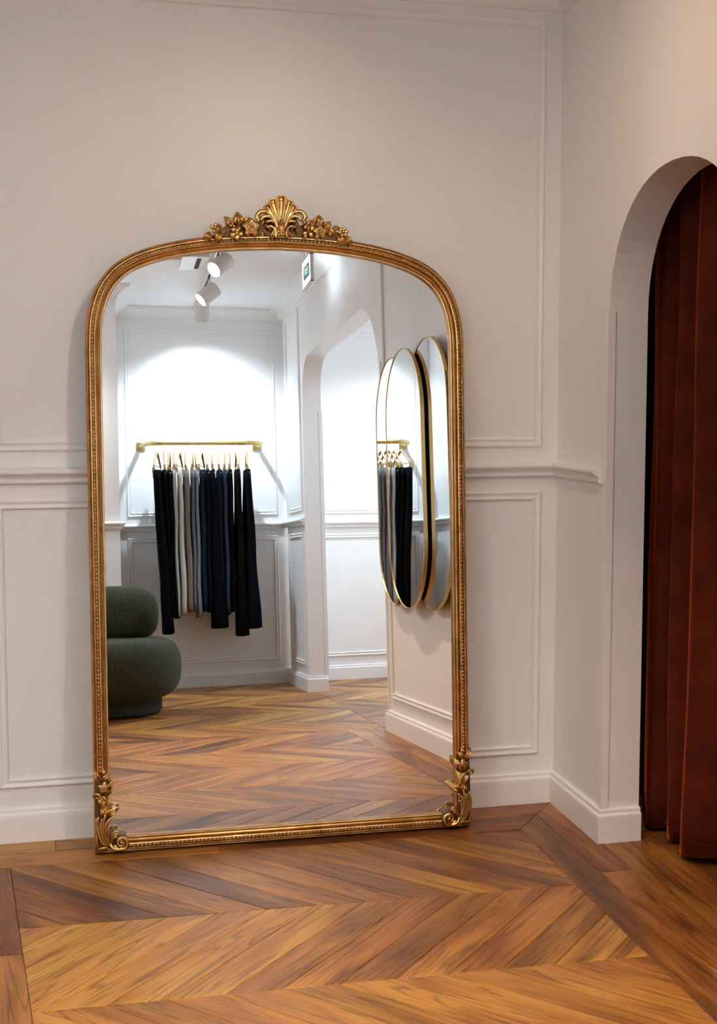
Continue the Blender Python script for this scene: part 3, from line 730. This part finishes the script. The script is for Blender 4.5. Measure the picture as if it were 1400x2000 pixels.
TRS = [ # x top, x bottom, half thickness top/bottom, hem z, colour, fold, label
 (.337, .386, .026, .032, .365, 'black_denim', (0.0027, 0.0032, 0.0045), 'black wide leg trousers hanging first at the left end of the rail'),
 (.383, .420, .017, .020, .470, 'black_twill', (0.0027, 0.0027, 0.0032), 'black trousers with a silver button second from the left end'),
 (.414, .440, .015, .016, .462, 'soft_black', (0.0036, 0.0036, 0.0040), 'soft black trousers hanging directly left of the pale grey pair'),
 (.442, .452, .011, .013, .470, 'pale_grey', (0.3800, 0.3800, 0.3800), 'pale grey narrow trousers between the soft black and the cream pair'),
 (.478, .490, .015, .019, .487, 'cream_cotton', (0.5890, 0.5415, 0.4655), 'cream cotton trousers, the lightest pair on the rail'),
 (.518, .532, .018, .019, .500, 'taupe_cotton', (0.2090, 0.1757, 0.1568), 'taupe cotton trousers hanging right of the cream pair'),
 (.560, .560, .013, .011, .500, 'mid_grey', (0.1520, 0.1615, 0.1757), 'mid grey jeans hanging right of the taupe pair'),
 (.586, .584, .011, .015, .465, 'washed_grey_blue', (0.2090, 0.2375, 0.2565), 'washed grey blue jeans reaching a little lower than their neighbours'),
 (.620, .618, .016, .015, .500, 'dusty_blue', (0.0121, 0.0187, 0.0319), 'dusty dark blue jeans right of the washed grey blue pair'),
 (.656, .650, .015, .014, .495, 'navy', (0.0045, 0.0063, 0.0113), 'navy jeans hanging in the middle right of the dusty blue pair'),
 (.690, .712, .014, .046, .390, 'ink', (0.0027, 0.0040, 0.0067), 'ink coloured flared jeans with hems hanging low in the middle of the rail'),
 (.731, .728, .016, .015, .490, 'dark_indigo', (0.0077, 0.0121, 0.0248), 'dark indigo jeans with a copper button'),
 (.766, .768, .013, .015, .470, 'mid_blue', (0.0275, 0.0468, 0.0770), 'mid blue jeans, the bluest pair on the rail'),
 (.799, .800, .014, .016, .490, 'jet', (0.0023, 0.0023, 0.0027), 'jet black trousers between the mid blue jeans and the cargo pair'),
 (.848, .858, .017, .032, .335, 'brown_black', (0.0045, 0.0043, 0.0036), 'brown black cargo trousers with a thigh pocket, hanging lowest on the rail'),
 (.912, .925, .021, .044, .380, 'midnight', (0.0032, 0.0045, 0.0086), 'midnight blue wide leg jeans hanging last at the right end of the rail'),
]
def make_trousers(tt, tb_, ztop, zhem, dx, mt, wy=.150, cargo=False, seed=0):
    """origin at the rod; hangs at -.19 below"""
    o = empty('trousers'); z0 = -.185; L_ = 1.583-zhem+z0; rg = random.Random(seed)
    m = MB()
    def ring(cx, cyy, hx, hy, z, ph, n=20):
        out = []
        for k in range(n):
            a = 2*PI*k/n; c, s = math.cos(a), math.sin(a)
            wob = 1+.10*math.sin(5*a+ph)+.05*math.sin(9*a-ph*2)
            out.append((cx+hx*math.copysign(abs(c)**.8, c)*wob, cyy+hy*math.copysign(abs(s)**.7, s), z))
        return out
    fx_ = lambda z: dx*min(1, max(0, (z0-z)/L_))
    tk = lambda z: (tt+(tb_-tt)*min(1, max(0, (z0-z)/L_))**1.3)
    m.loft([ring(fx_(z0-d), 0, tk(z0-d)*a, b, z0-d, seed) for d, a, b in ((0, .6, wy-.01), (.05, .68, wy-.01), (.12, .8, wy-.03), (.2, .8, wy-.06), (.26, .6, .05), (.30, .2, .01))])
    for s in (-1, 1):
        ze = L_-(.012 if s > 0 else 0)
        rr_ = []
        for i in range(18):
            q = i/17; d = ze*q
            hy = (wy+.012)/2*(1-.22*math.sin(PI*min(1, q*1.1)*.6))+(.02 if tb_ > .025 else -.004)*q
            rr_.append(ring(fx_(z0-d)+.003*math.sin(i*.7+s+seed)*min(1, q*4)+s*.12*tb_*q, s*(wy+.012)/2*(1-.02*q), tk(z0-d)*(.82+.16*min(1, d/.14)), hy, z0-d, seed+s+i*.2))
        m.loft(rr_)
    m.build('legs', mt, o)
    m = MB(); m.loft([ring(0, 0, tt*.80, wy+.002, z0+.004, seed), ring(0, 0, tt*.86, wy+.003, z0-.034, seed)]); m.build('waistband', mt, o)
    m = MB(); m.ball((tt*.25, wy+.006, z0-.018), (.006, .003, .006), 8, 6); m.build('button', M['rail'], o)
    for s in (-1, 1):
        m = MB(); m.box((s*tt*.86-.002, -.006, z0-.040), (s*tt*.86+.002, .006, z0+.006)); m.build('belt_loop', mt, o)
    if cargo:
        m = MB(); m.box((-tb_*.9-.004, -.06, z0-.53), (-tb_*.6, .06, z0-.39)); m.box((-tb_*.9-.008, -.064, z0-.43), (-tb_*.6, .064, z0-.385)); m.build('cargo_pocket', mt, o)
    return o
hproto = make_hanger(); hf = True
for i, (xt, xb, tt, tb_, zh, key, col, lab) in enumerate(TRS):
    mt = cloth(key, col); p = on_rail(xt); rz = R(4.5+(rnd.uniform(-3, 3) if i not in (0, 4, 8) else 9))
    o = make_trousers(tt*1.18, tb_*1.06, 0, zh, xb-xt, mt, cargo=(i == 14), seed=i)
    o.location = p; o.rotation_euler = (0, 0, R(4)+0*rnd.uniform(-2, 2)); tag(o, lab, 'trousers', 'trousers hanging on the wall rail')
    h = hproto if hf else copy_tree(hproto); hf = False
    h.location = p; h.rotation_euler = (0, 0, rz)
    tag(h, 'pale wood clip hanger holding the ' + lab.split(' hanging')[0].split(',')[0].split(' reaching')[0].split(' between')[0].split(' right of')[0].split(' with')[0].split(' second')[0], 'hanger', 'clip hangers on the wall rail')

# ------------------------------------------------------------------ green lounge chair
ch = empty('lounge_chair', (-.06, -3.70, 0), R(14))
tag(ch, 'dark green boucle lounge chair with a bolster back and drum seat on the wood floor', 'chair')
def superring(rx, ry, z, e=2.6, n=40, cx=0, cyy=0, z2=None):
    out = []
    for k in range(n):
        a = 2*PI*k/n; c, s = math.cos(a), math.sin(a)
        out.append((cx+rx*math.copysign(abs(c)**(2/e), c), cyy+ry*math.copysign(abs(s)**(2/e), s), z))
    return out
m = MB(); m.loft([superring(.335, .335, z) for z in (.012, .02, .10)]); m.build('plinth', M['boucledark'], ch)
m = MB(); prof = []
for i in range(17):
    a = -PI/2+PI*i/16; rr_ = .445-.135*(1-abs(math.cos(a))**.75); prof.append((rr_, .245+.160*math.copysign(abs(math.sin(a))**.85, a)))
m.loft([superring(r_, r_*.98, z) for r_, z in prof]); m.build('seat', M['boucle'], ch)
m = MB(); m.tube([Vector(p) for p in superring(.352, .345, .394, n=60)], .0045, 6, closed=True); m.build('seam', M['boucle'], ch)
m = MB(); rings = []
for i in range(25):      # bolster back: a thick curved sausage standing on the rear of the seat
    a = R(200)+R(140)*i/24; q = abs(i-12)/12; f = math.sqrt(max(.0, 1-q**4))*.999+.001; f = max(f, .04)
    cx, cyy = .27*math.cos(a), .27*math.sin(a)+.02; e = Vector((math.cos(a), math.sin(a), 0)); ring = []
    for k in range(18):
        b = 2*PI*k/18; c, s = math.cos(b), math.sin(b)
        ring.append(Vector((cx, cyy, .537))+e*(.128*f*math.copysign(abs(c)**.85, c))+Vector((0, 0, (.158*math.copysign(abs(s)**.75, s))*f**.8)))
    rings.append(ring)
m.loft(rings); m.build('backrest', M['boucle'], ch)

# ------------------------------------------------------------------ track lights
def track(x, y0, y1, label):
    o = empty('lighting_track', (x, (y0+y1)/2, ZC)); h = (y0-y1)/2
    m = MB(); m.box((-.017, -h, -.020), (.017, h, -.0005)); m.build('track_bar', M['white'], o)
    m = MB(); m.box((-.006, -h+.01, -.0205), (.006, h-.01, -.0195)); m.build('conductor_slot', M['slot'], o)
    m = MB(); m.box((-.020, -h-.012, -.024), (.020, -h+.02, -.0005)); m.box((-.020, h-.02, -.024), (.020, h+.012, -.0005)); m.build('end_cap', M['white'], o)
    tag(o, label, 'track'); return o
track(.62, -.9, -4.95, 'white ceiling lighting track running from the far wall towards the gilded mirror')
track(-1.2, -2.1, -3.1, 'added short white lighting track, unseen, carrying the fill spotlight')  # added out of view, only carries the fill spot
HR = .046; HLN = .125
def make_head():
    o = empty('track_spotlight')     # -Z is the way it shines; origin at the pivot
    m = MB(); m.lathe([(.0, .055), (.030, .055), (HR-.003, .052), (HR, .047), (HR, -.066), (HR-.002, -.069), (HR-.004, -.069), (HR-.004, -.058), (.001, -.058)], n=32); m.build('housing', M['white'], o)
    m = MB(); m.lathe([(.001, -.0612), (HR-.0045, -.0612), (HR-.0045, -.0590), (.001, -.0590)], n=28); m.build('lens', M['lens'], o)
    m = MB(); m.lathe([(.001, .0585), (.014, .0585), (.014, .053), (.001, .053)], n=16); m.lathe([(HR+.0004, .049), (HR+.0004, .046), (HR-.001, .046), (HR-.001, .049)], n=32); m.build('rear_cap', M['chrome'], o)
    return o
hp = make_head(); heads = [hp]+[copy_tree(hp) for _ in range(len(LAMPS+FILL_LAMPS)-1)]
HEADLAB = ['white cylindrical spotlight shining brightly, uppermost of the three seen in the mirror', 'white cylindrical spotlight tilted left, middle of the three seen in the mirror', 'white cylindrical spotlight nearest the rail of trousers, aimed down at that wall',
           'white spotlight on the track nearest the gilded mirror', 'white spotlight on the track aimed at the curtained arch', 'added unseen white spotlight brightening the chevron floor beside the oval mirrors',
           'added unseen white spotlight on the added left track, filling the chevron floor']
for i, (x, y, aim, col, wt, cone, bl) in enumerate(LAMPS+FILL_LAMPS):
    o = heads[i]
    p = Vector((x, y, 2.385)); d = (aim-p).normalized()
    o.location = p; o.rotation_euler = (-d).to_track_quat('Z', 'Y').to_euler()
    tag(o, HEADLAB[i], 'spotlight', 'spotlights on the ceiling tracks')
    o.rotation_mode = 'XYZ'
    Mi = Matrix.LocRotScale(o.location, o.rotation_euler, None).inverted()
    # stem from the track to the housing, with a swivel joint
    a = Mi @ Vector((x, y, ZC-.022)); b = Mi @ Vector((x, y, 2.425)); c_ = Vector((0, 0, .035)) if abs(d.z) > .9 else Vector((0, 0, .02))
    m = MB(); m.tube([a, b], .008, 10); m.tube([b, c_], .008, 8); m.ball(b, .012, 10, 7); m.build('swivel_stem', M['chrome'], o)
    ld = bpy.data.lights.new('spot_bulb', 'SPOT'); ld.energy = wt; ld.color = col; ld.spot_size = R(cone); ld.spot_blend = bl; ld.shadow_soft_size = .038
    lo = bpy.data.objects.new('spot_bulb', ld); C.objects.link(lo); lo.parent = o; lo.location = (0, 0, -.066)
# added uplighter, out of the mirror's view on the left, for ceiling bounce
ul = empty('fill_uplighter', (-1.35, -3.45, 0))
tag(ul, 'added unseen black uplighter filling the room off the ceiling, left of the lounge chair', 'floor lamp')
m = MB(); m.lathe([(.001, .001), (.14, .001), (.14, .012), (.03, .022), (.001, .022)], n=28); m.build('base', M['black'], ul)
m = MB(); m.tube([(0, 0, .02), (0, 0, 1.74)], .012, 12); m.build('pole', M['black'], ul)
m = MB(); m.lathe([(.014, 1.72), (.05, 1.73), (.16, 1.80), (.19, 1.86), (.185, 1.862), (.155, 1.806), (.05, 1.742), (.001, 1.742)], n=32); m.build('bowl_shade', M['white'], ul)
ld = bpy.data.lights.new('fill_light', 'SPOT'); ld.energy = UPW; ld.color = UPC; ld.spot_size = R(150); ld.spot_blend = .7; ld.shadow_soft_size = .06
lo = bpy.data.objects.new('fill_light', ld); C.objects.link(lo); lo.parent = ul; lo.location = (0, 0, 1.80); lo.rotation_euler = (PI, 0, 0)
# corridor ceiling lamps beyond the open arch
for k, (x, y) in enumerate(((1.95, -3.3), (2.1, -4.45))):
    o = empty('ceiling_spot', (x, y, ZC))
    m = MB(); m.lathe([(.001, -.004), (.030, -.004), (.048, -.006), (.052, -.0005), (.001, -.0005)], n=24); m.build('bezel', M['white'], o)
    m = MB(); m.lathe([(.001, -.0055), (.032, -.0055), (.032, -.0045), (.001, -.0045)], n=20); m.build('lens', M['lens'], o)
    tag(o, ('recessed ceiling spot in the middle of the corridor beyond the open arch', 'recessed ceiling spot at the far end of the corridor beyond the open arch')[k], 'ceiling lamp', 'corridor ceiling spots')
    ld = bpy.data.lights.new('corridor_bulb', 'SPOT'); ld.energy = (75, 165)[k]; ld.color = (.74, .87, 1.0); ld.spot_size = R(150); ld.spot_blend = .6; ld.shadow_soft_size = .05
    lo = bpy.data.objects.new('corridor_bulb', ld); C.objects.link(lo); lo.parent = o; lo.location = (0, 0, -.012); lo.rotation_euler = ((0, 0, 0), (R(12), 0, 0))[k]

# ------------------------------------------------------------------ exit sign
sx = RW(3.31, 0, .15).x
es = empty('exit_sign', (sx, -3.31, 2.375)); es.rotation_euler = (0, 0, -PI/2-AL)   # local x runs along the wall, local -y faces the room
es.rotation_euler = (0, 0, -PI/2)
tag(es, 'small lit white sign with a green EXIT panel hanging near the cornice', 'sign')
m = MB(); m.box((-.130, -.006, -.073), (.130, .006, .073)); m.build('panel', M['sign'], es)
m = MB(); m.box((-.134, -.012, .066), (.134, .012, .078)); m.box((-.134, -.010, -.080), (.134, .010, -.073)); m.box((-.134, -.009, -.08), (-.130, .009, .078)); m.box((.130, -.009, -.08), (.134, .009, .078)); m.build('holder', M['white'], es)
m = MB(); m.box((-.088, -.0085, -.036), (.088, -.006, .036)); m.build('green_field', M['green'], es)
m = MB(); m.tube([(-.09, 0, .078), (-.09, 0, .1245)], .004, 8); m.tube([(.09, 0, .078), (.09, 0, .1245)], .004, 8); m.build('hanging_rod', M['white'], es)
cu = bpy.data.curves.new('lettering', 'FONT'); cu.body = 'EXIT'; cu.size = .056; cu.extrude = .0008; cu.align_x = 'CENTER'; cu.align_y = 'CENTER'
to = bpy.data.objects.new('tmp', cu); C.objects.link(to); dg = bpy.context.evaluated_depsgraph_get(); me = bpy.data.meshes.new_from_object(to.evaluated_get(dg)); bpy.data.objects.remove(to)
me.materials.clear(); me.materials.append(mat('sign_letters', (.7, .75, .72), .5, emis=(.7, .8, .75), estr=.8)); to = bpy.data.objects.new('lettering', me); C.objects.link(to); to.parent = es; to.location = (0, -.0095, 0); to.rotation_euler = (PI/2, 0, 0)

# ------------------------------------------------------------------ ceiling vent beside the track
v = empty('ceiling_vent', (.50, -3.56, ZC))
tag(v, 'white ceiling vent box with a dark slot beside the lighting track', 'vent')
m = MB(); m.box((-.07, -.16, -.035), (.07, .16, -.0005)); m.build('housing', M['white'], v)
m = MB(); m.box((.010, -.12, -.0365), (.034, .12, -.0345)); m.build('slot', M['slot'], v)
m = MB(); m.box((-.25, -.02, -.02), (-.07, .02, -.0005)); m.build('cable_cover', M['white'], v)
